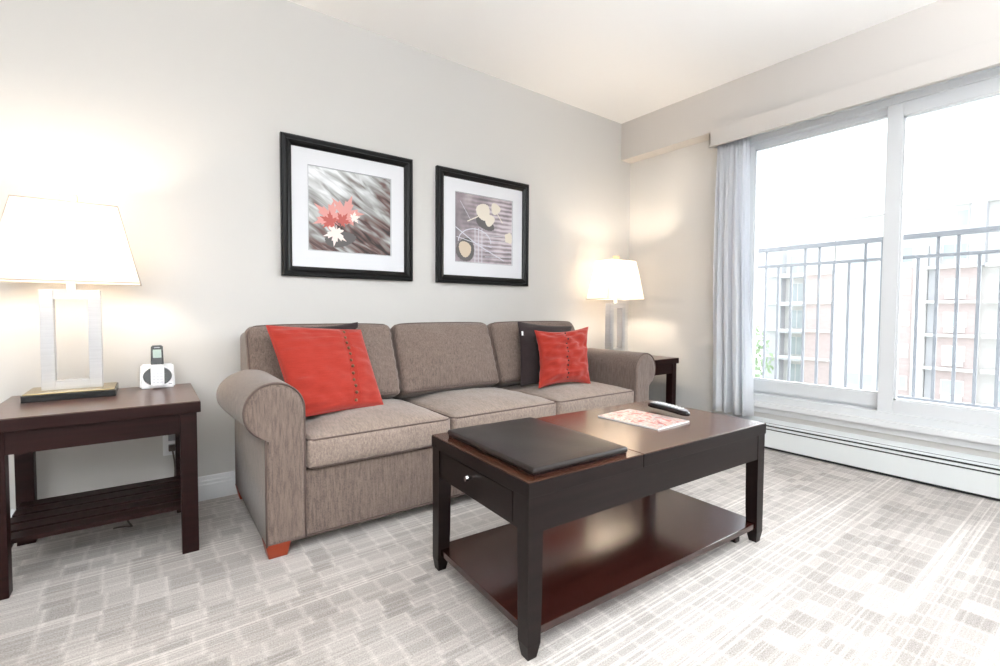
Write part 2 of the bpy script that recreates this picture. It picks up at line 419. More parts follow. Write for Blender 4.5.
# ---------------------------------------------------------------- lamps
M_bulb = emat('warm_bulb', (1, .84, .66), 15)
def make_lamp(x, y, z, label, watts):
    t = empty('table_lamp', (x, y, z), label, 'lamp', 'silver table lamps with white shades')
    bm = BM(); add_box(bm, x-.130, x+.130, y-.105, y+.105, z, z+.026, .002); obj('base', bm, M_blackg, t)
    bm = BM(); add_box(bm, x-.126, x+.126, y-.101, y+.101, z+.0262, z+.0285, .001); obj('base_top_plate', bm, M_gold, t)['label'] = 'mirror-like brass plate'
    z0 = z+.029; z1 = z+.405
    bm = BM(); w = .087; iw = .048
    add_box(bm, x-w, x-iw, y-.025, y+.025, z0, z1, .002); add_box(bm, x+iw, x+w, y-.025, y+.025, z0, z1, .002)
    add_box(bm, x-iw, x+iw, y-.025, y+.025, z1-.036, z1, .001); add_box(bm, x-iw, x+iw, y-.025, y+.025, z0, z0+.034, .001)
    obj('open_post', bm, M_silver, t)
    bm = BM(); add_cyl(bm, (x, y, z1), (x, y, z+.49), .013); add_cyl(bm, (x, y, z+.44), (x, y, z+.485), .018); obj('socket', bm, M_plasticw, t)
    bm = BM(); add_ball(bm, (x, y, z+.545), .03, (1, 1, 1.3)); obj('bulb', bm, M_bulb, t, smooth=True)
    bm = BM()
    zb, zt = z+.435, z+.728; wb, wt, db, dt = .213, .147, .105, .072; th = .002
    def ring(w, d, zz): return [bm.verts.new((x+a*w, y+b*d, zz)) for a, b in ((-1, -1), (1, -1), (1, 1), (-1, 1))]
    A, B = ring(wb, db, zb), ring(wt, dt, zt); A2, B2 = ring(wb-th, db-th, zb), ring(wt-th, dt-th, zt)
    for i in range(4):
        j = (i+1) % 4
        bm.faces.new((A[i], A[j], B[j], B[i])); bm.faces.new((A2[j], A2[i], B2[i], B2[j]))
        bm.faces.new((A[j], A[i], A2[i], A2[j])); bm.faces.new((B[i], B[j], B2[j], B2[i]))
    sh = obj('lamp_shade', bm, M_shade, t)
    bm = BM()
    for (w, d, zz) in ((wb, db, zb), (wt, dt, zt)):
        for a, b in (((-1, -1), (1, -1)), ((1, -1), (1, 1)), ((1, 1), (-1, 1)), ((-1, 1), (-1, -1))):
            add_tube(bm, [(x+a[0]*w, y+a[1]*d, zz), (x+b[0]*w, y+b[1]*d, zz)], .0022, 6)
    for a, b in ((-1, -1), (1, -1), (1, 1), (-1, 1)):
        add_tube(bm, [(x+a*wb, y+b*db, zb), (x+a*wt, y+b*dt, zt)], .0018, 6)
    obj('shade_trim', bm, M_shadetrim, sh)
    bm = BM(); add_cyl(bm, (x, y, z+.485), (x, y, z+.50), .02)
    for s in (-1, 1): add_tube(bm, [(x, y+s*.02, z+.49), (x, y+s*.055, z+.55), (x, y+s*.05, z+.66), (x, y, z+.73)], .002, 6)
    add_tube(bm, [(x-wt, y, zt-.004), (x+wt, y, zt-.004)], .002, 6)
    obj('harp', bm, M_silver, t)
    bm = BM(); add_box(bm, x-.026, x+.026, y-.012, y+.012, z+.738, z+.765, .003); add_cyl(bm, (x, y, z+.726), (x, y, z+.74), .006); obj('finial', bm, pmat('warm_brass_finial', (214, 180, 150), .3, metal=.3) if 'warm_brass_finial' not in bpy.data.materials else bpy.data.materials['warm_brass_finial'], t)
    ld = bpy.data.lights.new('lamp_bulb_light', 'POINT'); ld.energy = watts; ld.color = (1, .84, .65); ld.shadow_soft_size = .04
    lo = bpy.data.objects.new('lamp_bulb_light', ld); C.objects.link(lo); lo.parent = t; lo.location = (0, 0, .60)
    return t

# ---------------------------------------------------------------- side tables
def side_table(x0, x1, y0, y1, z, label):
    cx, cy = (x0+x1)/2, (y0+y1)/2
    t = empty('side_table', (cx, cy, 0), label, 'side table', 'dark wooden side tables')
    bm = BM(); add_box(bm, x0, x1, y0, y1, z-.042, z-.003, .003); obj('table_top', bm, M_cher, t)
    bm = BM(); add_box(bm, x0+.001, x1-.001, y0+.001, y1-.001, z-.0029, z, .001); obj('top_veneer', bm, M_sidetop, t)['label'] = 'lighter brown polished veneer'
    i = .012; L = .052
    for sx in (0, 1):
        for sy in (0, 1):
            ax = x0+i if sx == 0 else x1-i-L; ay = y0+i if sy == 0 else y1-i-L
            bm = BM(); add_box(bm, ax, ax+L, ay, ay+L, 0, z-.0425, .003); obj('leg', bm, M_cher, t)
    a0, a1, b0, b1 = x0+i+L, x1-i-L, y0+i+L, y1-i-L
    for nm, bx in (('apron', (a0, a1, y0+i+.004, y0+i+.024)), ('apron', (a0, a1, y1-i-.024, y1-i-.004)), ('apron', (x0+i+.004, x0+i+.024, b0, b1)), ('apron', (x1-i-.024, x1-i-.004, b0, b1))):
        bm = BM(); add_box(bm, *bx, z-.115, z-.0425); obj(nm, bm, M_cher, t)
    for xx in (x0+i+.012, x1-i-L+.008):
        bm = BM(); add_box(bm, xx, xx+.03, b0, b1, .115, .15, .002); obj('side_stretcher', bm, M_cher, t)
    ns = 5; sp = (b1-b0+.02)/ns
    for k in range(ns):
        yy = b0-.01+k*sp
        bm = BM(); add_box(bm, x0+i+.014, x1-i-.014, yy+.006, yy+sp-.012, .1505, .166, .002); obj('shelf_slat', bm, M_cher, t)
    return t
side_table(-3.585, -3.013, -.553, -.045, .56, 'dark wooden side table left of the sofa carrying the telephone and a lamp')
side_table(-.553, .015, -.56, -.05, .55, 'dark wooden side table in the corner right of the sofa, mostly hidden')
make_lamp(-3.397, -.155, .56, 'silver table lamp with white shade left of the sofa beside the telephone', 9)
make_lamp(-.30, -.215, .55, 'silver table lamp with white shade in the corner right of the sofa', 13)

# telephone on the left table
def phone():
    x, y, z = -3.135, -.105, .5605
    t = empty('telephone', (x, y, z), 'white and black cordless telephone standing in its cradle on the left side table', 'telephone')
    bm = BM()
    w, d, h = .061, .045, .098
    add_hexa(bm, [(x-w, y-d*.6, z), (x+w, y-d*.6, z), (x+w, y+d, z), (x-w, y+d, z)], [(x-w*.93, y+.0, z+h), (x+w*.93, y+.0, z+h), (x+w*.93, y+d*.7, z+h), (x-w*.93, y+d*.7, z+h)])
    bmesh.ops.bevel(bm, geom=bm.edges[:], offset=.006, segments=3, affect='EDGES')
    obj('cradle', bm, M_plasticw, t, auto=40)
    # front plane of the cradle: from (y-.027,z) to (y,z+h)
    import math as m
    ang = m.atan2(.027, h)
    Rm = Matrix.Translation((x, y-.0135, z+h*.5)) @ Matrix.Rotation(-ang, 4, 'X')
    def disc(rx, rz, dep, mi=0, cx=0, cz=0):
        tt = bmesh.new(); bmesh.ops.create_cone(tt, cap_ends=True, segments=40, radius1=1, radius2=.94, depth=1)
        bmesh.ops.transform(tt, matrix=Matrix.Translation((cx, -dep/2, cz)) @ Matrix.Diagonal((rx, dep, rz, 1)) @ Matrix.Rotation(m.radians(90), 4, 'X'), verts=tt.verts)
        return tt
    bm = BM(); merge(bm, disc(.050, .041, .006), 0, Rm); obj('speaker_ring', bm, M_blackg, t, auto=40)
    bm = BM()
    tt = bmesh.new(); bmesh.ops.create_cube(tt, size=1)
    for v in tt.verts: v.co = Vector((v.co.x*.046, v.co.y*.02-.012, v.co.z*.094+.0))
    bmesh.ops.bevel(tt, geom=tt.edges[:], offset=.005, segments=3, affect='EDGES'); merge(bm, tt, 0, Rm)
    hs = obj('handset', bm, M_plasticw, t, auto=40)
    bm = BM()
    tt = bmesh.new(); bmesh.ops.create_cube(tt, size=1)
    for v in tt.verts: v.co = Vector((v.co.x*(.045 if v.co.z < 0 else .041), v.co.y*.018-.011, v.co.z*.085+.0875))
    bmesh.ops.bevel(tt, geom=tt.edges[:], offset=.004, segments=3, affect='EDGES'); merge(bm, tt, 0, Rm)
    obj('handset_top', bm, M_blackg, hs, auto=40)['label'] = 'glossy black upper half of the handset'
    bm = BM()
    tt = bmesh.new(); bmesh.ops.create_cube(tt, size=1)
    for v in tt.verts: v.co = Vector((v.co.x*.029, v.co.y*.002-.0215, v.co.z*.036+.093))
    merge(bm, tt, 0, Rm); obj('screen', bm, M_lcd, hs)
    bm = BM()
    tt = bmesh.new(); bmesh.ops.create_cube(tt, size=1)
    for v in tt.verts: v.co = Vector((v.co.x*.02, v.co.y*.002-.0215, v.co.z*.004+.119))
    merge(bm, tt, 0, Rm); obj('earpiece', bm, M_greyp, hs)
    bm = BM()
    for i in range(3):
        for j in range(4):
            tt = bmesh.new(); bmesh.ops.create_cube(tt, size=1)
            for v in tt.verts: v.co = Vector((v.co.x*.009+(i-1)*.0125, v.co.y*.003-.0225, v.co.z*.006-.03+j*.0125))
            merge(bm, tt, 0, Rm)
    obj('keypad', bm, pmat('pale_keys', (205, 206, 214), .4), hs)
    bm = BM(); merge(bm, disc(.014, .009, .004, cz=.035), 0, Matrix.Translation((0, -.0, 0)) @ Rm @ Matrix.Translation((0, -.021, 0))); obj('navigation_key', bm, M_plasticw, hs)
    bm = BM()
    tt = bmesh.new(); bmesh.ops.create_cube(tt, size=1)
    for v in tt.verts: v.co = Vector((v.co.x*.012+.044, v.co.y*.001-.0012, v.co.z*.0035-.036))
    merge(bm, tt, 0, Rm); obj('maker_plate', bm, M_greyp, t)
phone()
# power outlet and cord behind the left table
bm = BM(); add_box(bm, -3.12, -3.05, -.0075, -.0005, .235, .35, .002); ot = obj('wall_outlet', bm, M_plasticw, loc=(-3.085, -.004, .235))
tag(ot, 'white power outlet on the wall behind the left side table', 'outlet')
bm = BM(); add_box(bm, -3.1, -3.072, -.0085, -.0077, .30, .33, .001); add_box(bm, -3.1, -3.072, -.0085, -.0077, .255, .285, .001); obj('socket', bm, M_greyp, ot)
bm = BM(); add_box(bm, -3.1, -3.074, -.035, -.009, .258, .282, .004)
pts = []
for k in range(60):
    s = k/59
    pts.append((-3.087-.22*s+.04*math.sin(s*9), -.035-.03*math.sin(min(1, s*4)*math.pi)-.22*max(0, s-.35)+.03*math.sin(s*14), max(.006, .268-.9*s) + (.012 if .45 < s < .6 else 0)))
add_tube(bm, pts, .0035, 6)
tag(obj('power_cord', bm, M_cord, loc=(-3.087, -.04, .0)), 'dark power cord running from the outlet to the floor under the left side table', 'cord')

# ---------------------------------------------------------------- sofa
def axis_samples(r, n=10):
    """-1..1 with finer steps at both ends (r = share of the length taken by the rounding)"""
    a = [-1+r*(1-math.cos(math.pi/2*k/5)) for k in range(6)]
    mid = [a[-1]+(-a[-1]*2)*k/n for k in range(1, n)]
    return a+mid+[-v for v in reversed(a)]
def rounded_block(bm, c, size, r, disp=None, n=14, rot=None, mi=0):
    """box with rounded edges on a fine grid; disp(p, unit) -> offset Vector"""
    hx, hy, hz = (s/2 for s in size); c = Vector(c)
    S = [axis_samples(min(.9, r/h), n) for h in (hx, hy, hz)]
    vs = {}
    def vert(q):
        key = tuple(round(v, 5) for v in q)
        if key in vs: return vs[key]
        p = Vector((q[0]*hx, q[1]*hy, q[2]*hz))
        inn = Vector([max(-h+r, min(h-r, v)) for v, h in zip(p, (hx, hy, hz))])
        d = p-inn
        if d.length > 1e-9: p = inn+d.normalized()*r
        if disp: p = p+disp(p, q)
        if rot: p = rot @ p
        vs[key] = bm.verts.new(p+c); return vs[key]
    for ax in range(3):
        o1, o2 = [(1, 2), (2, 0), (0, 1)][ax]
        for s in (-1, 1):
            A, B = S[o1], S[o2]
            for i in range(len(A)-1):
                for j in range(len(B)-1):
                    q = []
                    for (a, b) in ((A[i], B[j]), (A[i+1], B[j]), (A[i+1], B[j+1]), (A[i], B[j+1])):
                        w = [0, 0, 0]; w[ax] = s; w[o1] = a; w[o2] = b; q.append(vert(w))
                    if s < 0: q.reverse()
                    try:
                        f = bm.faces.new(q); f.smooth = True; f.material_index = mi
                    except ValueError: pass
def smooth1(x): x = max(0, min(1, x)); return x*x*(3-2*x)
def wrinkle(p, s, a): return a*noise.noise(Vector(p)*s)

SX0, SX1 = -2.84, -.654      # outer faces of the two arm panels
sofa = empty('sofa', ((SX0+SX1)/2, -.4, 0), 'taupe three-seat sofa with rolled arms against the wall below the framed pictures', 'sofa')
# base and back
bm = BM(); rounded_block(bm, ((SX0+SX1)/2, -.39, .172), (SX1-SX0-.1, .745, .25), .012, n=6)
obj('base', bm, M_sofa, sofa, smooth=True)
bm = BM(); add_tube(bm, [(-2.705, -.766, .051), (-.79, -.766, .051)], .005, 6)
obj('base_piping', bm, M_pipe, sofa)
bm = BM(); rounded_block(bm, ((SX0+SX1)/2, -.10, .420), (SX1-SX0-.05, .15, .735), .03, n=8)
obj('back_frame', bm, M_sofa, sofa, smooth=True)
# arms
def arm(sgn):
    """sgn=-1 left arm, +1 right arm; profile in x (outwards positive) and z"""
    xi = -2.707 if sgn < 0 else -.787          # inner face
    def prof(k, flare=0):
        # k = size of the roll 0..1; u grows outwards from the inner face
        P = []
        wd = .133
        cz, R = .537, .101
        cu = .101
        zt = cz+R
        # inner side up
        P.append((.0, .05)); P.append((.0, .25)); P.append((0, .42))
        N = 30
        for i in range(N+1):
            a = math.radians(0 + (252)*i/N)
            u = cu - R*math.cos(a); z = cz + R*math.sin(a)
            # shrink towards a plain box arm for the rear
            ub = min(max(u, 0), wd); zb = min(z, cz+.05)
            if a > math.pi: ub = wd
            P.append((ub+((cu+(u-cu)*(1+flare) if u > cu else u)-ub)*k, zb+(z-zb)*k))
        P.append((wd, .425)); P.append((wd, .25)); P.append((wd, .05))
        return P
    ys = [(-.775, 1, 1), ]
    bm = BM()
    secs = []
    front = -.775
    secs.append((front+.0, 1, .985)); secs.append((front+.004, 1, .997)); secs.append((front+.012, 1, 1))
    for k in range(1, 8): secs.append((front+.012+k*(.43/7), 1, 1))
    y1 = front+.442
    for k in range(1, 9):
        a = k/8*math.pi/2; secs.append((y1+.10*math.sin(a), max(0, math.cos(a)), 1))
    secs.append((-.15, 0, 1)); secs.append((-.03, 0, 1))
    rings = []
    cu, cz = .08, .35
    for (y, k, s) in secs:
        P = prof(k, (.34 if sgn < 0 else .05)*smooth1((y-front)/.45)); rings.append([bm.verts.new((xi+sgn*(cu+(u-cu)*s), y, cz+(z-cz)*s if z > .1 else z)) for u, z in P])
    n = len(rings[0])
    for a, b in zip(rings, rings[1:]):
        for i in range(n-1):
            f = bm.faces.new((a[i], a[i+1], b[i+1], b[i])); f.smooth = True
        bm.faces.new((a[-1], a[0], b[0], b[-1]))
    bm.faces.new(rings[0]); bm.faces.new(rings[-1][::-1])
    o = obj('arm', bm, M_sofa, sofa)
    # front facing panel, slightly padded
    bm = BM(); P = prof(1)
    P = [(cu+(u-cu)*.97, cz+(z-cz)*.975 if z > .1 else .055) for u, z in P]
    ctr = [(cu+(u-cu)*.80, cz+(z-cz)*.9 if z > .1 else .075) for u, z in P]
    A = [bm.verts.new((xi+sgn*u, front-.001, z)) for u, z in P]
    B = [bm.verts.new((xi+sgn*u, front-.008, z)) for u, z in [(a[0]*.6+b[0]*.4, a[1]*.6+b[1]*.4) for a, b in zip(P, ctr)]]
    Cc = [bm.verts.new((xi+sgn*u, front-.010, z)) for u, z in ctr]
    for i in range(n):
        j = (i+1) % n
        bm.faces.new((A[i], A[j], B[j], B[i])).smooth = True; bm.faces.new((B[i], B[j], Cc[j], Cc[i])).smooth = True
    bm.faces.new(Cc)
    obj('arm_front_panel', bm, M_sofa, o)
    bm = BM(); pts = [(xi+sgn*u, front-.003, z) for u, z in [(cu+(u-cu)*.985, cz+(z-cz)*.985 if z > .1 else .052) for u, z in prof(1)]]
    add_tube(bm, pts, .0034, 6)
    obj('piping', bm, M_pipe, o)
arm(-1); arm(1)
# legs: short tapered blocks
for (lx, ly) in ((-2.80, -.735), (-.695, -.735), (-2.80, -.07), (-.695, -.07)):
    bm = BM(); a, b = .042, .031
    add_hexa(bm, [(lx-b, ly-b, 0), (lx+b, ly-b, 0), (lx+b, ly+b, 0), (lx-b, ly+b, 0)], [(lx-a, ly-a, .056), (lx+a, ly-a, .056), (lx+a, ly+a, .056), (lx-a, ly+a, .056)])
    bmesh.ops.bevel(bm, geom=bm.edges[:], offset=.002, segments=1, affect='EDGES')
    obj('leg', bm, M_footwood, sofa)['label'] = 'short orange-brown tapered wooden foot'
def perimeter(hx, hy, r, n=14, m=6):
    P = []
    for (sx, sy, a0) in ((1, 1, 0), (-1, 1, 90), (-1, -1, 180), (1, -1, 270)):
        for k in range(m+1):
            a = math.radians(a0+90*k/m); P.append(((hx-r)*sx+r*math.cos(a), (hy-r)*sy+r*math.sin(a)))
        # straight run to the next corner
        nx = {(1, 1): (-1, 1), (-1, 1): (-1, -1), (-1, -1): (1, -1), (1, -1): (1, 1)}[(sx, sy)]
        a = math.radians(a0+90)
        e = ((hx-r)*nx[0]+r*math.cos(a), (hy-r)*nx[1]+r*math.sin(a)); s = P[-1]
        for k in range(1, n): P.append((s[0]+(e[0]-s[0])*k/n, s[1]+(e[1]-s[1])*k/n))
    return P
def seat_cushion(xa, xb, seed):
    w = xb-xa; d = .60; h = .118; c = Vector(((xa+xb)/2, -.485, .301+h/2))
    def crown(q):
        f = (1-abs(q[0])**2.6)*(1-abs(q[1])**3.0)
        return .040*max(0, f)
    def dispf(p, q):
        z = 0
        if q[2] > -.2: z += crown(q)*smooth1((q[2]+.2)/1.2)
        e = (1-abs(q[2]))
        o = Vector((0, 0, z))
        o.y += -.010*(1-q[2]**2)*(1-abs(q[0])**4)*(1 if q[1] < -.9 else 0)
        wr = wrinkle((p.x*3+seed, p.y*2, p.z*4), 6, .0035)+wrinkle((p.x*8+seed, p.y*2.2, p.z*2), 5, .002)
        # small puckers running in from the seams
        ed = max(0, abs(q[1])-.72)/.28
        wr += .0018*ed*math.sin((p.x+seed)*150+3*noise.noise(Vector((p.x*12, seed, 0))))
        o.z += wr*(1 if q[2] > .5 else 0)
        o.y += wr*(1 if q[1] < -.9 else 0)
        return o
    bm = BM(); rounded_block(bm, c, (w-.004, d, h), .022, dispf, n=26)
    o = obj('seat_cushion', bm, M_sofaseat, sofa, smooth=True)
    bm = BM(); hx, hy = (w-.004)/2, d/2
    for s in (1, -1):
        pts = []
        for (px, py) in perimeter(hx-.003, hy-.003, .03):
            q = (px/hx, py/hy, 1)
            pts.append((c.x+px, c.y+py-(.0 if s > 0 else 0), c.z+s*(h/2-.007)+(crown(q)*.6 if s > 0 else 0)))
        add_tube(bm, pts, .0034, 6, closed=True)
    obj('piping', bm, M_pipe, o)
    return o
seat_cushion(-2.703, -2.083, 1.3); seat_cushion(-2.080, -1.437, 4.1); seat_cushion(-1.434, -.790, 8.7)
def back_cushion(xa, xb, seed):
    w = xb-xa; h = .375; d = .19
    tilt = math.radians(-22)
    Rm = Matrix.Rotation(tilt, 3, 'X')
    c = Vector(((xa+xb)/2, -.245, .615))
    def bul(q): return max(0, (1-abs(q[0])**2.5)*(1-abs(q[2])**2.5))
    def dispf(p, q):
        o = Vector((0, 0, 0))
        b = bul(q)
        if q[1] < 0: o.y -= .038*b*min(1, -q[1]*1.2)
        wr = wrinkle((p.x*3+seed, p.y*3, p.z*3), 5, .006)
        ed = max(0, abs(q[0])-.7)/.3
        wr += .0028*ed*math.sin((p.z+seed)*120+4*noise.noise(Vector((p.z*10, seed, 0))))
        if q[1] < -.5: o.y += wr
        if q[2] > .9: o.z += .010*(1-abs(q[0])**4)+wr*.6
        return o
    bm = BM(); rounded_block(bm, c, (w-.004, d, h), .028, dispf, n=24, rot=Rm)
    o = obj('back_cushion', bm, M_sofa, sofa, smooth=True)
    bm = BM(); hx, hz = (w-.004)/2, h/2
    for s in (1, -1):
        pts = []
        for (px, pz) in perimeter(hx-.006, hz-.006, .04):
            q = (px/hx, s, pz/hz)
            p = Vector((px, -s*(d/2-.008), pz + (.010*(1-abs(q[0])**4) if pz > hz*.9 else 0)))
            pts.append(c+Rm @ p)
        add_tube(bm, pts, .0034, 6, closed=True)
    obj('piping', bm, M_pipe, o)
back_cushion(-2.825, -2.142, 2.2); back_cushion(-2.138, -1.522, 5.5); back_cushion(-1.518, -.80, 9.9)

# ---------------------------------------------------------------- scatter cushions
def pillow(name, P, thick, mat, label, group, seed, wr=.006, btn=None, btn_mat=None, seam=None, nb=12, tagp=None, pinch=.03, puckers=0, slant=0):
    """P = corners bottom-left, bottom-right, top-right, top-left of the mid plane"""
    bl, br, tr, tl = [Vector(p) for p in P]
    ctr = (bl+br+tr+tl)/4
    nrm = ((br-bl)+(tr-tl)).cross((tl-bl)+(tr-br)).normalized()   # points to the viewer
    w = ((br-bl).length+(tr-tl).length)/2; h = ((tl-bl).length+(tr-br).length)/2
    def bu(v): return btn+(slant*v)
    def surf(u, v, side):
        # u,v in -1..1 ; edges bow inwards between the corners
        uu = u*(1-pinch*(1-v*v)*2*abs(u)); vv = v*(1-pinch*(1-u*u)*2*abs(v))
        a, b = (uu+1)/2, (vv+1)/2
        p = bl*(1-a)*(1-b)+br*a*(1-b)+tr*a*b+tl*(1-a)*b
        t = thick*(max(0, (1-u*u))*max(0, (1-v*v)))**.42
        env = min(1, 6*(1-abs(u)))*min(1, 6*(1-abs(v)))
        q = Vector((u*w/2, v*h/2, side*.3+seed))
        d = wrinkle((q.x*3, q.y*9, q.z), 3.2, wr)+wrinkle((q.x*8+2, q.y*16, q.z), 2.5, wr*.5)
        if puckers:
            d += puckers*math.sin(v*52+3*noise.noise(Vector((u*1.5, v*2, seed))))*.5
        if btn is not None:
            d -= .006*math.exp(-((u-bu(v))/.06)**2)
            if seed > 5: d -= .012*math.exp(-(v-.18-.15*u)**2/.01)*min(1, abs(u-btn)*2)
        return p+nrm*side*(t+d*env)
    bm = BM(); N = 46
    def samp(i): return math.sin((i/N-.5)*math.pi)
    for side in (1, -1):
        g = [[None]*(N+1) for _ in range(N+1)]
        for i in range(N+1):
            for j in range(N+1):
                g[i][j] = bm.verts.new(surf(samp(i), samp(j), side))
        for i in range(N):
            for j in range(N):
                q = (g[i][j], g[i+1][j], g[i+1][j+1], g[i][j+1])
                f = bm.faces.new(q if side > 0 else q[::-1]); f.smooth = True
    bmesh.ops.remove_doubles(bm, verts=bm.verts, dist=.0004)
    o = obj(name, bm, mat, loc=ctr, smooth=True)
    tag(o, label, 'cushion', group)
    # edge seam
    bm = BM(); pts = []
    K = 20
    for k in range(K): pts.append(surf(-1+2*k/K, -1, 1))
    for k in range(K): pts.append(surf(1, -1+2*k/K, 1))
    for k in range(K): pts.append(surf(1-2*k/K, 1, 1))
    for k in range(K): pts.append(surf(-1, 1-2*k/K, 1))
    add_tube(bm, pts, .0028, 6, closed=True)
    obj('edge_seam', bm, seam or mat, o)
    if btn is not None:
        for k in range(nb):
            v = -.86+1.72*k/(nb-1)
            p = surf(bu(v), v, 1); bm = BM()
            add_ball(bm, p+nrm*.001, .0075 if seed < 5 else .006, (1, 1, 1), 12, 8)
            b = obj('button', bm, btn_mat, o, smooth=True)
        bm = BM()
        for db in (.10, -.05) if seed < 5 else (.05,):
            add_tube(bm, [surf(bu(-.97+1.94*k/30)+db, -.97+1.94*k/30, 1)+nrm*.0004 for k in range(31)], .0012, 5)
        obj('placket_stitch', bm, seam or mat, o)
    if tagp:
        bm = BM(); a = surf(tagp[0], tagp[1], 1); u = (tl-bl).normalized(); s = (tr-tl).normalized()
        t = bmesh.new(); bmesh.ops.create_cube(t, size=1)
        mt = Matrix((s, u, nrm)).transposed().to_4x4(); mt.translation = a-s*.001+nrm*.003
        merge(bm, t, 0, mt @ Matrix.Diagonal((.012, .026, .002, 1)))
        obj('care_tag', bm, M_plasticw, o)['label'] = 'small white sewn tag'
    return o
pillow('scatter_cushion', [(-2.695, -.600, .462), (-2.295, -.515, .458), (-2.338, -.345, .797), (-2.762, -.395, .826)], .058, M_red,
       'flat coral red cushion with a column of brass buttons, left end of the sofa', 'coral red cushions', 1.0, btn=.40, slant=.12, btn_mat=M_button, seam=M_redpipe, nb=12, wr=.012, puckers=.0045, pinch=.012)
pillow('scatter_cushion', [(-1.385, -.570, .455), (-1.005, -.615, .452), (-.880, -.475, .793), (-1.306, -.440, .776)], .058, M_red,
       'crumpled coral red cushion with dark buttons down its middle, right end of the sofa', 'coral red cushions', 7.0, btn=-.03, btn_mat=M_darkbtn, seam=M_redpipe, nb=12, wr=.026, pinch=.07, puckers=.003)
pillow('scatter_cushion', [(-2.60, -.455, .49), (-2.38, -.445, .49), (-2.322, -.262, .832), (-2.630, -.275, .812)], .018, M_dark,
       'dark plum cushion, only its top edge showing behind the left coral cushion', 'dark plum cushions', 3.0, wr=.004)
pillow('scatter_cushion', [(-1.440, -.478, .458), (-1.09, -.45, .458), (-.89, -.335, .790), (-1.372, -.360, .828)], .024, M_dark,
       'dark plum cushion with a white tag behind the right coral cushion', 'dark plum cushions', 4.0, wr=.004, tagp=(-.93, .62))

# ---------------------------------------------------------------- coffee table
TX0, TX1, TY0, TY1, TZ = -2.396, -1.233, -1.720, -1.172, .467
ct = empty('coffee_table', ((TX0+TX1)/2, (TY0+TY1)/2, 0), 'dark espresso wooden coffee table with lift-top and lower shelf in front of the sofa', 'coffee table')
ct.rotation_euler.z = math.radians(-2.4)
SEAM = -1.9585
for (lx, ly, sx, sy) in ((TX0, TY0, 1, 1), (TX1, TY0, -1, 1), (TX0, TY1, 1, -1), (TX1, TY1, -1, -1)):
    bm = BM(); L = .048; zt = TZ-.0425
    lx += .003*sx; ly += .003*sy
    def q(s, z): return [(lx+sx*a, ly+sy*b, z) for a, b in ((s[0], s[0]), (s[1], s[0]), (s[1], s[1]), (s[0], s[1]))]
    lv = [q((.006, L-.014), 0), q((.0, L-.006), .04), q((.0, L-.003), .14), q((0, L), zt)]
    for a, b in zip(lv, lv[1:]): add_hexa(bm, a, b)
    bmesh.ops.remove_doubles(bm, verts=bm.verts, dist=.0005)
    bmesh.ops.recalc_face_normals(bm, faces=bm.faces)
    obj('leg', bm, M_wood, ct)
bm = BM(); A = .012
def frame_ring(bm, x0, x1, y0, y1, z0, z1, w, bev=.001):
    add_box(bm, x0, x1, y0, y0+w, z0, z1, bev); add_box(bm, x0, x1, y1-w, y1, z0, z1, bev)
    add_box(bm, x0, x0+w, y0+w, y1-w, z0, z1, bev); add_box(bm, x1-w, x1, y0+w, y1-w, z0, z1, bev)
AZ0, AZ1 = .330, TZ-.0425
add_box(bm, TX0+.051, TX1-.051, TY0+.005, TY0+.024, AZ0, AZ1, .001)
obj('front_apron', bm, M_wood, ct)
bm = BM(); add_box(bm, TX0+.051, TX1-.051, TY1-.024, TY1-.005, AZ0, AZ1, .001); obj('back_apron', bm, M_wood, ct)
bm = BM(); add_box(bm, TX1-.024, TX1-.005, TY0+.051, TY1-.051, AZ0, AZ1, .001); obj('side_apron', bm, M_wood, ct)
bm = BM(); add_box(bm, TX0+.007, TX0+.030, TY0+.051, TY1-.051, AZ0, AZ1, .001)
add_box(bm, TX0+.03, TX0+.45, TY0+.08, TY1-.08, AZ0+.008, AZ0+.018); obj('side_apron', bm, M_wood, ct)
bm = BM(); add_box(bm, TX0+.0045, TX0+.0069, TY0+.075, TY1-.075, AZ0+.008, AZ1-.004, .001); dr = obj('drawer', bm, M_wood, ct)
bm = BM(); ky = (TY0+TY1)/2+.01; add_cyl(bm, (TX0+.004, ky, .396), (TX0-.012, ky, .396), .004, .005); add_cyl(bm, (TX0-.012, ky, .396), (TX0-.019, ky, .396), .009, .0075)
obj('knob', bm, M_chrome, dr, auto=40)
# fixed left top: rim and sunk panel under the leather pad; right lift top
bm = BM(); add_box(bm, TX0, SEAM-.0015, TY0, TY1, TZ-.042, TZ-.003, .002); obj('fixed_top', bm, M_wood, ct)
bm = BM(); add_box(bm, TX0+.001, SEAM-.002, TY0+.001, TY1-.001, TZ-.0029, TZ, .001); obj('top_veneer', bm, M_top, ct)
bm = BM(); add_box(bm, SEAM+.0015, TX1, TY0, TY1, TZ-.042, TZ-.003, .002); lt = obj('lift_top', bm, M_wood, ct)
bm = BM(); add_box(bm, SEAM+.002, TX1-.001, TY0+.001, TY1-.001, TZ-.0029, TZ, .001); obj('top_veneer', bm, M_top, lt)
bm = BM(); add_box(bm, TX0+.014, TX1-.014, TY0+.010, TY1-.010, .056, .077, .002); obj('lower_shelf', bm, M_shelfw, ct)['label'] = 'polished red-brown lower shelf'
bm = BM(); add_box(bm, TX1-.11, TX1-.08, TY0+.05, TY0+.08, 0, .056, .003); obj('shelf_foot', bm, M_wood, ct)
bm = BM(); add_box(bm, TX0+.08, TX0+.11, TY1-.08, TY1-.05, 0, .056, .003); obj('shelf_foot', bm, M_wood, ct)
bm = BM(); add_cyl(bm, (TX0+.001, TY1-.03, .435), (TX0-.001, TY1-.03, .435), .005, .005); obj('screw_cap', bm, M_wood, ct)
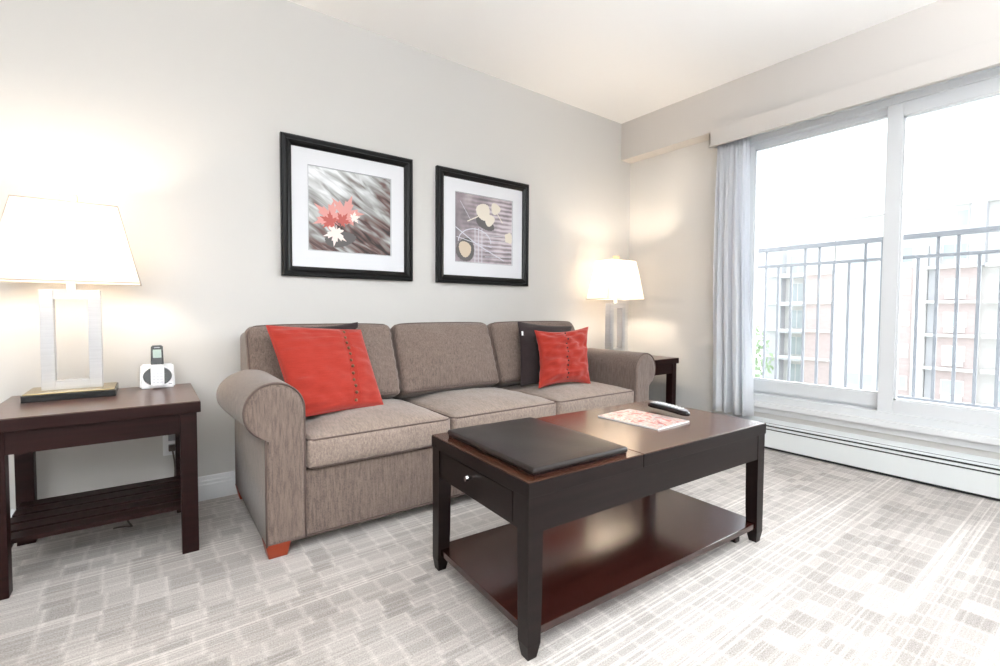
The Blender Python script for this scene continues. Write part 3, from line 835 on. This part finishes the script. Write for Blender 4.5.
# leather pad
def leather_pad():
    xa, xb, ya, yb = -2.366, -2.004, -1.686, -1.210
    t = empty('leather_pad', ((xa+xb)/2, (ya+yb)/2, TZ), 'dark brown padded leather tray top lying on the left half of the coffee table', 'leather pad')
    t.rotation_euler.z = math.radians(-2.4)
    bm = BM(); add_box(bm, xa+.005, xb-.005, ya+.005, yb-.005, TZ+.0005, TZ+.006, .001); obj('wooden_board', bm, M_cher, t)
    def dispf(p, q):
        if q[2] > .5: return Vector((0, 0, .006*(1-q[0]**4)*(1-q[1]**4)+.0008*noise.noise(p*14)))
        return Vector((0, 0, 0))
    bm = BM(); rounded_block(bm, ((xa+xb)/2, (ya+yb)/2, TZ+.0155), (xb-xa, yb-ya, .018), .008, dispf, n=16)
    obj('padded_cover', bm, M_leather, t, smooth=True)
leather_pad()

# magazine: fanned cover with a bright blurred photograph
def magazine_mat():
    m, n, l, b = newmat('magazine_cover'); b.inputs['Roughness'].default_value = .3
    tc = n.new('ShaderNodeTexCoord')
    t = n.new('ShaderNodeTexNoise'); t.inputs['Scale'].default_value = 22; t.inputs['Detail'].default_value = 3; t.inputs['Distortion'].default_value = 1.2
    l.new(tc.outputs['Object'], t.inputs[0])
    cr = n.new('ShaderNodeValToRGB'); cr.color_ramp.interpolation = 'EASE'
    e = cr.color_ramp.elements; e[0].position = .34; e[0].color = lin((160, 34, 42)); e[1].position = .68; e[1].color = lin((208, 208, 210))
    for p, c in ((.40, (190, 90, 80)), (.45, (206, 176, 164)), (.52, (204, 200, 200)), (.56, (196, 140, 110)), (.62, (150, 152, 160))):
        k = e.new(p); k.color = lin(c)
    l.new(t.outputs[0], cr.inputs[0]); l.new(cr.outputs[0], b.inputs['Base Color'])
    return m
M_mag = magazine_mat(); M_page = pmat('white_paper', (235, 234, 232), .7)
def magazine():
    cx, cy = -1.592, -1.430; w, h = .213, .275; a = math.radians(2)
    bm = BM(); n = 14
    def P(u, v, z):
        x = (u-.5)*w; y = (v-.5)*h
        return (cx+x*math.cos(a)-y*math.sin(a), cy+x*math.sin(a)+y*math.cos(a), z)
    def zz(u): return TZ+.0055+.0015*math.sin(u*math.pi)
    top = [[bm.verts.new(P(i/n, j/n, zz(i/n))) for j in range(n+1)] for i in range(n+1)]
    bot = [[bm.verts.new(P(i/n, j/n, TZ+.0006)) for j in range(n+1)] for i in range(n+1)]
    for i in range(n):
        for j in range(n):
            bm.faces.new((top[i][j], top[i+1][j], top[i+1][j+1], top[i][j+1])).material_index = 0
            bm.faces.new((bot[i][j], bot[i][j+1], bot[i+1][j+1], bot[i+1][j])).material_index = 1
    for i in range(n):
        bm.faces.new((top[i][0], bot[i][0], bot[i+1][0], top[i+1][0])).material_index = 1
        bm.faces.new((top[i][n], top[i+1][n], bot[i+1][n], bot[i][n])).material_index = 1
        bm.faces.new((top[0][i], top[0][i+1], bot[0][i+1], bot[0][i])).material_index = 1
        bm.faces.new((top[n][i], bot[n][i], bot[n][i+1], top[n][i+1])).material_index = 1
    o = obj('magazine', bm, [M_mag, M_page], loc=(cx, cy, TZ))
    tag(o, 'magazine with a pink and white cover lying on the coffee table', 'magazine')
magazine()
def remote():
    a = Vector((-1.395, -1.318)); b = Vector((-1.448, -1.545)); L = (b-a).length; d = (b-a).normalized(); p = Vector((-d.y, d.x))
    zb = TZ+.0085
    t = empty('remote_control', ((a.x+b.x)/2, (a.y+b.y)/2, zb), 'black remote control with top reflection coloured grey, beside the magazine', 'remote control')
    def body(bm, w0, z0f, z1f, inset=0, n=24):
        rings = []
        for i in range(n+1):
            s = i/n; s2 = inset + s*(1-2*inset)
            taper = min(1, math.sqrt(max(0, 1-abs(2*s-1)**6))*1.0+.02)
            w = w0*(.78+.22*math.cos((s2-.15)*2.6))*taper
            c = a+d*L*s2
            r = []
            for k in range(12):
                an = 2*math.pi*k/12
                ww = math.copysign(abs(math.cos(an))**.6, math.cos(an))*w; hh = math.copysign(abs(math.sin(an))**.6, math.sin(an))
                z0, z1 = z0f(s2), z1f(s2)
                zc = (z0+z1)/2; zh = (z1-z0)/2*max(.15, taper)
                r.append(bm.verts.new((c.x+p.x*ww, c.y+p.y*ww, zc+zh*hh)))
            rings.append(r)
        for r0, r1 in zip(rings, rings[1:]):
            for k in range(12): bm.faces.new((r0[k], r0[(k+1) % 12], r1[(k+1) % 12], r1[k])).smooth = True
        bm.faces.new(rings[0]); bm.faces.new(rings[-1][::-1])
    bm = BM(); body(bm, .026, lambda s: zb+.010*math.sin(s*math.pi)*.5, lambda s: zb+.024+.004*math.sin(s*math.pi)); obj('casing', bm, M_blackg, t)
    bm = BM(); body(bm, .021, lambda s: zb+.020+.004*math.sin(s*math.pi), lambda s: zb+.0265+.004*math.sin(s*math.pi), .05); fp = obj('reflection_face', bm, M_greyp, t)  # grey stands in for the reflection on the glossy black top
    bm = BM()
    for r in range(9):
        for c_ in (-1, 0, 1):
            c = a+d*L*(.16+r*.08)+p*c_*.011
            add_ball(bm, (c.x, c.y, zb+.0265+.004*math.sin((.16+r*.08)*math.pi)), .0038, (1, 1, .6), 8, 6)
    obj('buttons', bm, M_plasticw, fp)
remote()

# ---------------------------------------------------------------- pictures
def art_water():
    m, n, l, b = newmat('blurred_water_print'); b.inputs['Roughness'].default_value = .35
    tc = n.new('ShaderNodeTexCoord')
    mp = n.new('ShaderNodeMapping'); mp.inputs['Scale'].default_value = (6, 6, 26)
    rp = n.new('ShaderNodeMapping'); rp.inputs['Rotation'].default_value = (0, math.radians(-33), 0); l.new(tc.outputs['Object'], rp.inputs[0]); l.new(rp.outputs[0], mp.inputs[0])
    t = n.new('ShaderNodeTexNoise'); t.inputs['Scale'].default_value = 1; t.inputs['Detail'].default_value = 2.5; t.inputs['Distortion'].default_value = .6
    l.new(mp.outputs[0], t.inputs[0])
    s = n.new('ShaderNodeSeparateXYZ'); l.new(tc.outputs['Object'], s.inputs[0])
    # object z,x from about -.22 to .22: darker and redder to the lower right
    def mt(op, a, bb):
        k = n.new('ShaderNodeMath'); k.operation = op
        for i, v in enumerate((a, bb)):
            if isinstance(v, (int, float)): k.inputs[i].default_value = v
            else: l.new(v, k.inputs[i])
        return k.outputs[0]
    g = mt('SUBTRACT', mt('MULTIPLY', s.outputs[2], .9), mt('MULTIPLY', s.outputs[0], .6))
    v = mt('ADD', mt('MULTIPLY', mt('SUBTRACT', t.outputs[0], .5), 1.5), mt('ADD', g, .55))
    cr = n.new('ShaderNodeValToRGB'); e = cr.color_ramp.elements
    e[0].position = .2; e[0].color = lin((46, 36, 36)); e[1].position = .95; e[1].color = lin((228, 230, 232))
    for p, c in ((.34, (104, 78, 74)), (.48, (134, 130, 128)), (.66, (178, 180, 180))):
        k = e.new(p); k.color = lin(c)
    l.new(v, cr.inputs[0]); l.new(cr.outputs[0], b.inputs['Base Color']); return m
def art_bench():
    m, n, l, b = newmat('mauve_slats_print'); b.inputs['Roughness'].default_value = .35
    tc = n.new('ShaderNodeTexCoord')
    w = n.new('ShaderNodeTexWave'); w.bands_direction = 'Z'; w.inputs['Scale'].default_value = 11; w.inputs['Distortion'].default_value = 1.6; w.inputs['Detail'].default_value = 2
    l.new(tc.outputs['Object'], w.inputs[0])
    t = n.new('ShaderNodeTexNoise'); t.inputs['Scale'].default_value = 7; t.inputs['Detail'].default_value = 4; l.new(tc.outputs['Object'], t.inputs[0])
    s = n.new('ShaderNodeSeparateXYZ'); l.new(tc.outputs['Object'], s.inputs[0])
    mr = n.new('ShaderNodeMapRange'); mr.inputs[1].default_value = -.22; mr.inputs[2].default_value = .15; l.new(s.outputs[0], mr.inputs[0])
    a1 = n.new('ShaderNodeMath'); a1.operation = 'MULTIPLY'; l.new(w.outputs[1], a1.inputs[0]); l.new(mr.outputs[0], a1.inputs[1])
    a2 = n.new('ShaderNodeMath'); a2.operation = 'MULTIPLY_ADD'; l.new(a1.outputs[0], a2.inputs[0]); a2.inputs[1].default_value = .35; l.new(t.outputs[0], a2.inputs[2])
    cr = n.new('ShaderNodeValToRGB'); e = cr.color_ramp.elements
    e[0].position = .35; e[0].color = lin((108, 104, 108)); e[1].position = .85; e[1].color = lin((206, 196, 202))
    k = e.new(.55); k.color = lin((150, 138, 144))
    l.new(a2.outputs[0], cr.inputs[0]); l.new(cr.outputs[0], b.inputs['Base Color']); return m
MA1, MA2 = art_water(), art_bench()
M_pink = pmat('pink_leaf_print', (214, 150, 144), .4); M_pale = pmat('pale_leaf_print', (244, 226, 220), .4); M_rleaf = pmat('red_leaf_print', (184, 88, 80), .4)
M_cream = pmat('cream_leaf_print', (222, 214, 200), .4); M_tan = pmat('tan_leaf_print', (204, 188, 166), .4)
M_chalk = pmat('chalk_line_print', (206, 206, 216), .4)
M_shadeprint = pmat('dark_grey_print', (92, 88, 88), .4)
MAPLE = [(0, .30), (14, .62), (22, .58), (30, 1.0), (40, .66), (50, .74), (62, .40), (72, .70), (80, .66), (90, 1.08), (100, .66), (108, .70), (118, .40), (130, .74), (140, .66),
         (150, 1.0), (158, .58), (166, .62), (180, .30), (196, .52), (208, .62), (222, .40), (240, .46), (262, .20), (270, .62), (278, .20), (300, .46), (318, .40), (332, .62), (344, .52)]
def leaf(bm, cx, cz, y, r, ang, mi, lobes=5, cut=.45, asp=1.0):
    ctr = bm.verts.new((cx, y, cz)); ring = []
    if cut > .3: P = [(math.radians(a-90 if False else a), k) for a, k in MAPLE]
    else:
        P = [(2*math.pi*i/48, (1-cut*abs(math.sin(math.pi*i/48*lobes))**1.5)*(1+.03*math.sin(i*2.3))) for i in range(48)]
    for a, k in P:
        x = r*k*math.cos(a); z = r*k*math.sin(a)*asp
        ring.append(bm.verts.new((cx+x*math.cos(ang)-z*math.sin(ang), y, cz+x*math.sin(ang)+z*math.cos(ang))))
    N = len(ring)
    for i in range(N):
        f = bm.faces.new((ctr, ring[(i+1) % N], ring[i])); f.material_index = mi
def stroke(bm, pts, w, y, mi):
    for a, b in zip(pts, pts[1:]):
        d = Vector((b[0]-a[0], b[1]-a[1])).normalized(); p = Vector((-d.y, d.x))*w/2
        vs = [bm.verts.new((q[0]+s*p.x, y, q[1]+s*p.y)) for q, s in ((a, 1), (b, 1), (b, -1), (a, -1))]
        bm.faces.new(vs).material_index = mi
def picture(x0, x1, z0, z1, which, label):
    cx, cz = (x0+x1)/2, (z0+z1)/2
    t = empty('framed_picture', (cx, 0, z0), label, 'picture', 'black framed pictures above the sofa')
    # moulded frame: stepped profile mitred round the four sides
    prof = [(0, 0), (0, .022), (.006, .028), (.014, .028), (.018, .024), (.024, .024), (.03, .030), (.038, .026), (.05, .016), (.052, .008), (.052, 0)]
    bm = BM(); rings = []
    for (ax, az) in ((x0, z0), (x1, z0), (x1, z1), (x0, z1)):
        sx = 1 if ax == x0 else -1; sz = 1 if az == z0 else -1
        rings.append([bm.verts.new((ax+sx*d, -.001-h, az+sz*d)) for d, h in prof])
    for i in range(4):
        A, B = rings[i], rings[(i+1) % 4]
        for k in range(len(prof)-1): bm.faces.new((A[k], A[k+1], B[k+1], B[k]))
    obj('frame', bm, M_frame, t)
    ix0, ix1, iz0, iz1 = cx-.227, cx+.227, cz-.216, cz+.221
    bm = BM(); o = .052
    def ringbox(a, b, c, d, y):
        return [bm.verts.new(p) for p in ((a, y, c), (b, y, c), (b, y, d), (a, y, d))]
    A = ringbox(x0+o, x1-o, z0+o, z1-o, -.010); B = ringbox(ix0, ix1, iz0, iz1, -.010); D = ringbox(ix0+.002, ix1-.002, iz0+.002, iz1-.002, -.007)
    E = ringbox(x0+o, x1-o, z0+o, z1-o, -.002)
    for i in range(4):
        j = (i+1) % 4
        bm.faces.new((A[i], A[j], B[j], B[i])); bm.faces.new((B[i], B[j], D[j], D[i])); bm.faces.new((E[i], E[j], A[j], A[i]))
    obj('mat_board', bm, M_mat, t)
    bm = BM()
    for (a, b, c, d) in ((ix0-.002, ix1+.002, iz0-.002, iz0), (ix0-.002, ix1+.002, iz1, iz1+.002), (ix0-.002, ix0, iz0, iz1), (ix1, ix1+.002, iz0, iz1)):
        add_box(bm, a, b, -.0112, -.0101, c, d)
    obj('inner_bevel', bm, M_greyp, t)
    bm = BM(); mi = 0
    add_box(bm, ix0, ix1, -.0065, -.0025, iz0, iz1)
    def X(u): return ix0+(ix1-ix0)*u
    def Z(v): return iz0+(iz1-iz0)*v
    y = -.0068
    if which == 0:
        mats = [MA1, M_pink, M_pale, M_rleaf, M_shadeprint]
        leaf(bm, X(.36), Z(.16), y, .09, .2, 4, 3, .1, .5)
        leaf(bm, X(.26), Z(.40), y-.0003, .105, .9, 1, 5, .5); leaf(bm, X(.42), Z(.46), y-.0004, .112, -.35, 1, 5, .45)
        leaf(bm, X(.26), Z(.36), y-.0006, .062, 1.2, 3, 5, .5); leaf(bm, X(.38), Z(.38), y-.0007, .055, -.6, 3, 5, .5)
        leaf(bm, X(.31), Z(.24), y-.0009, .074, 3.0, 2, 5, .55); leaf(bm, X(.52), Z(.44), y-.0010, .04, -1.3, 2, 3, .6)
    else:
        mats = [MA2, M_cream, M_tan, M_chalk, M_shadeprint]
        leaf(bm, X(.50), Z(.62), y, .085, -.5, 4, 3, .15, .6); leaf(bm, X(.17), Z(.18), y-.0001, .08, 1.2, 4, 3, .1, .9)
        for k in range(3):
            stroke(bm, [(X(.33+.06*k), Z(0)), (X(.33+.06*k), Z(.52))], .005, y-.0004, 3)
        stroke(bm, [(X(.5+.28*math.cos(a)-.17), Z(.30+.2*math.sin(a))) for a in [math.pi*i/18 for i in range(19)]], .006, y-.0005, 3)
        stroke(bm, [(X(.0), Z(.50)), (X(.35), Z(.28)), (X(.85), Z(.06))], .006, y-.0006, 3)
        stroke(bm, [(X(.02), Z(.36)), (X(.3), Z(.30)), (X(.62), Z(.25))], .004, y-.0006, 3)
        for k in range(5): stroke(bm, [(X(.5), Z(.10+.08*k)), (X(.98), Z(.12+.08*k))], .003, y-.0004, 3)
        stroke(bm, [(X(.08), Z(.88)), (X(.26), Z(.62))], .003, y-.0004, 3)
        stroke(bm, [(X(.2), Z(.60)), (X(.4), Z(.70))], .007, y-.0007, 1); stroke(bm, [(X(.70), Z(.80)), (X(.82), Z(.64))], .006, y-.0007, 1)
        leaf(bm, X(.47), Z(.77), y-.0009, .058, .8, 1, 3, .12); leaf(bm, X(.58), Z(.66), y-.0010, .045, .3, 1, 3, .2)
        leaf(bm, X(.69), Z(.84), y-.0009, .042, .1, 1, 3, .2); leaf(bm, X(.94), Z(.42), y-.0009, .04, .1, 1, 5, .2)
        leaf(bm, X(.16), Z(.19), y-.0011, .048, .4, 2, 3, .12, 1.15)
    o = obj('print', bm, mats, t, loc=(cx, 0, cz))
    for p in o.data.polygons:
        pass
picture(-2.620, -1.900, 1.066, 1.778, 0, 'black framed print of pink maple leaves on water, left of the two pictures')
picture(-1.738, -1.008, 1.066, 1.776, 1, 'black framed print of cream leaves on chalk lines, right of the two pictures')

# ---------------------------------------------------------------- added fill uplights, unseen behind the camera, to brighten ceiling and room
def fill_uplight(x, y, label):
    t = empty('added_fill_uplight', (x, y, 0), label, 'fill light', 'added unseen fill uplights')
    bm = BM(); add_cyl(bm, (x, y, 0), (x, y, .025), .14, .13, 32); obj('base', bm, M_silver, t, auto=40)
    bm = BM(); add_cyl(bm, (x, y, .025), (x, y, 1.16), .012, .012, 16); obj('pole', bm, M_silver, t, auto=40)
    bm = BM(); n = 32; R = []
    for r, z in ((.02, 1.16), (.09, 1.185), (.15, 1.24), (.17, 1.29), (.166, 1.29), (.146, 1.244), (.088, 1.19), (.02, 1.167)):
        R.append([bm.verts.new((x+r*math.cos(2*math.pi*k/n), y+r*math.sin(2*math.pi*k/n), z)) for k in range(n)])
    for A, B in zip(R, R[1:]):
        for k in range(n): bm.faces.new((A[k], A[(k+1) % n], B[(k+1) % n], B[k]))
    obj('bowl', bm, M_silver, t, smooth=True)
    ld = bpy.data.lights.new('ceiling_fill_light', 'SPOT'); ld.energy = UP_W; ld.color = (.90, .95, 1); ld.shadow_soft_size = .12
    ld.spot_size = math.radians(165); ld.spot_blend = .5
    lo = bpy.data.objects.new('ceiling_fill_light', ld); C.objects.link(lo); lo.parent = t; lo.location = (0, 0, 1.31); lo.rotation_euler = (math.pi, 0, 0)
UP_W = 330
fill_uplight(-4.3, -4.1, 'added unseen fill uplight behind the camera, farther from the window')
UP_W = 205
fill_uplight(-1.9, -3.5, 'added unseen fill uplight behind the camera, nearer the window')

# ---------------------------------------------------------------- outside: railing, apartment block, tree
def railing():
    t = empty('balcony_railing', (1.0, -1.7, .2), 'flare-greyed metal balcony railing with vertical bars outside the window', 'railing')
    ya, yb = .35, -4.4; X = 1.0
    bm = BM(); add_box(bm, X-.025, X+.025, yb, ya, 1.395, 1.427, .004); obj('top_rail', bm, M_rail, t)
    bm = BM(); add_box(bm, X-.015, X+.015, yb, ya, 1.262, 1.284, .003); obj('second_rail', bm, M_rail, t)
    bm = BM(); add_box(bm, X-.015, X+.015, yb, ya, .30, .325, .003); obj('bottom_rail', bm, M_rail, t)
    y0 = -.727; k = -10
    while True:
        y = y0-.0975*k
        if y < yb+.05: break
        # pairs of tall bars alternate with pairs of short ones: bars 3,4 7,8 11,12 are tall
        if y < ya-.05:
            tall = (k % 4) in (3, 0)
            if tall:
                bm = BM(); add_box(bm, X-.0085, X+.0085, y-.0085, y+.0085, .325, 1.262); add_box(bm, X-.0085, X+.0085, y-.0085, y+.0085, 1.284, 1.395)
            else:
                bm = BM(); add_box(bm, X-.0085, X+.0085, y-.0085, y+.0085, .325, 1.262)
            obj('baluster', bm, M_rail, t)
        k += 1
    for yy in (ya-.02, -1.62, yb+.02):
        if yy == -1.62: continue
        bm = BM(); add_box(bm, X-.025, X+.025, yy-.02, yy+.02, .16, 1.395); obj('post', bm, M_rail, t)
railing()
bm = BM(); add_box(bm, WX+.21, 1.08, -4.5, .5, -.05, .16, .01); tag(obj('balcony_slab', bm, M_conc, loc=(.7, -2, -.05)), 'pale concrete balcony floor slab under the railing outside the window', 'balcony')
struct_g = BM(); add_box(struct_g, -20, 160, -120, 140, -12.4, -12); struct('ground', struct_g, pmat('pale_ground', (186, 188, 184), .95))
def apartments():
    X = 52.0
    t = empty('apartment_building', (X, 8, -12), 'pink brick and white apartment building in overexposure-paled colours across the street outside the window', 'building')
    lev = [-12+.0, -9.85, -6.9, -3.95, -1.05, 1.85, 4.85, 7.7, 10.5]
    bm = BM(); add_box(bm, X+1.5, X+16, -24, 15.6, -12, 10.5); add_box(bm, X+1.5, X+16, 15.6, 22.1, -12, 7.7); obj('wall', bm, M_stucco, t)
    # front volumes: (y0, y1, depth out, top, material)
    def vol(nm, y0, y1, x0, z0, z1, m):
        bm = BM(); add_box(bm, x0, X+1.52, y0, y1, z0, z1); return obj(nm, bm, m, t)
    vol('white_bay', 20.6, 22.1, X+.3, -12, 7.7, M_recess)
    vol('brick_bay', 15.7, 18.2, X, -12, 4.85, M_brick); vol('brick_bay', 15.7, 18.2, X+.3, 4.86, 8.6, M_stucco)
    vol('white_bay', 11.0, 15.6, X+.4, -12, 8.2, M_stucco)
    vol('brick_bay', 9.45, 10.98, X+.2, -12, 4.85, M_brick)
    vol('white_column', 8.55, 9.4, X, -12, 6.8, M_stucco)
    vol('grey_recess', 7.95, 8.5, X+.55, -12, 8.0, M_recess)
    vol('brick_bay', 5.35, 7.9, X+.3, -12, 4.85, M_brick)
    vol('grey_pier', 5.0, 5.9, X+.3, 4.86, 10.5, M_recess)
    for k, y in enumerate((1.6, -2.4, -6.4, -10.4, -14.4, -18.4)):
        vol('brick_bay', y-.9, y+.9, X+.3, -12, 10.5, M_brick)
    vol('parapet', -24, 15.5, X+.9, 10.2, 10.8, M_stucco)
    for z in lev[1:7]:
        for (a, b) in ((5.3, 8.9), (15.7, 22.1)):
            bm = BM(); add_box(bm, X-.35, X+1.6, a, b, z-.14, z+.10); obj('floor_slab', bm, M_stucco, t)
        bm = BM(); add_box(bm, X-.1, X+1.6, -20, 4.9, z-.14, z+.14); obj('floor_slab', bm, M_stucco, t)
        bm = BM(); add_box(bm, X-.3, X+1.55, 18.25, 20.5, z-.32, z-.15); obj('balcony_edge', bm, M_recess, t)
    # windows
    def window(yc, zc, w, h, x):
        bm = BM(); add_box(bm, x-.06, x+.02, yc-w/2-.09, yc+w/2+.09, zc-h/2-.09, zc-h/2); add_box(bm, x-.06, x+.02, yc-w/2-.09, yc+w/2+.09, zc+h/2, zc+h/2+.09)
        add_box(bm, x-.06, x+.02, yc-w/2-.09, yc-w/2, zc-h/2, zc+h/2); add_box(bm, x-.06, x+.02, yc+w/2, yc+w/2+.09, zc-h/2, zc+h/2); add_box(bm, x-.05, x+.02, yc-.04, yc+.04, zc-h/2, zc+h/2)
        f = obj('window', bm, M_stucco, t)
        bm = BM(); add_box(bm, x-.03, x-.01, yc-w/2, yc+w/2, zc-h/2, zc+h/2); obj('pane', bm, M_bglass, f)
    for z in lev[2:8]:
        zc = z+1.35
        if z < 4:
            window(6.65, zc, 1.3, 1.1, X+.3); window(10.2, zc, 1.0, 1.1, X+.2)
            bm = BM(); add_box(bm, X+.05, X+.3, 6.0, 7.3, zc-1.1, zc-.7); obj('window_box', bm, M_stucco, t)
        window(13.3, zc-.1, 2.1, 1.1, X+.4)
        window(19.4, zc-.2, 1.6, 1.9, X+1.5)
        for y in (3.4, -.4, -4.4, -8.4, -12.4): window(y, zc-.1, 1.7, 1.8, X+1.5)
    for z in (4.85, 7.7):
        window(7.0, z+1.4, 1.5, 1.3, X+1.5); window(10.6, z+1.4, 1.5, 1.3, X+1.5)
    bm = BM(); add_box(bm, X+4, X+7, 13.6, 16.5, 10.5, 11.8); obj('roof_shed', bm, M_recess, t)
apartments()
def tree(x, y, z0, s, label):
    t = empty('tree', (x, y, z0), label, 'tree', 'trees across the street')
    bm = BM(); add_cyl(bm, (x, y, z0), (x, y, z0+6*s), .25*s, .14*s, 10)
    for a in range(5): add_tube(bm, [(x, y, z0+(3+a*.5)*s), (x+math.cos(a*1.4)*1.2*s, y+math.sin(a*1.4)*1.2*s, z0+(5.4+a*.5)*s)], .07*s, 6)
    obj('trunk', bm, M_bark, t)
    bm = BM(); rnd = random.Random(int(y*10))
    for k in range(900):
        a, b, r = rnd.random()*6.283, math.acos(2*rnd.random()-1), rnd.random()**.4
        p = Vector((math.sin(b)*math.cos(a), math.sin(b)*math.sin(a), math.cos(b)*1.35))*r*2.4*s
        p *= 1+.35*noise.noise(p*.6)
        c = Vector((x, y, z0+7.2*s))+p
        n1 = Vector((rnd.random()-.5, rnd.random()-.5, rnd.random()-.5)).normalized(); n2 = n1.orthogonal().normalized()*.26*s; n1 = n1.cross(n2).normalized()*.16*s
        bm.faces.new([bm.verts.new(c+q) for q in (n2, n1, -n2, -n1)])
    obj('foliage', bm, M_leaf, t)
tree(46, 21.6, -12, 1.15, 'green leafy tree seen at the left edge of the window behind the railing')
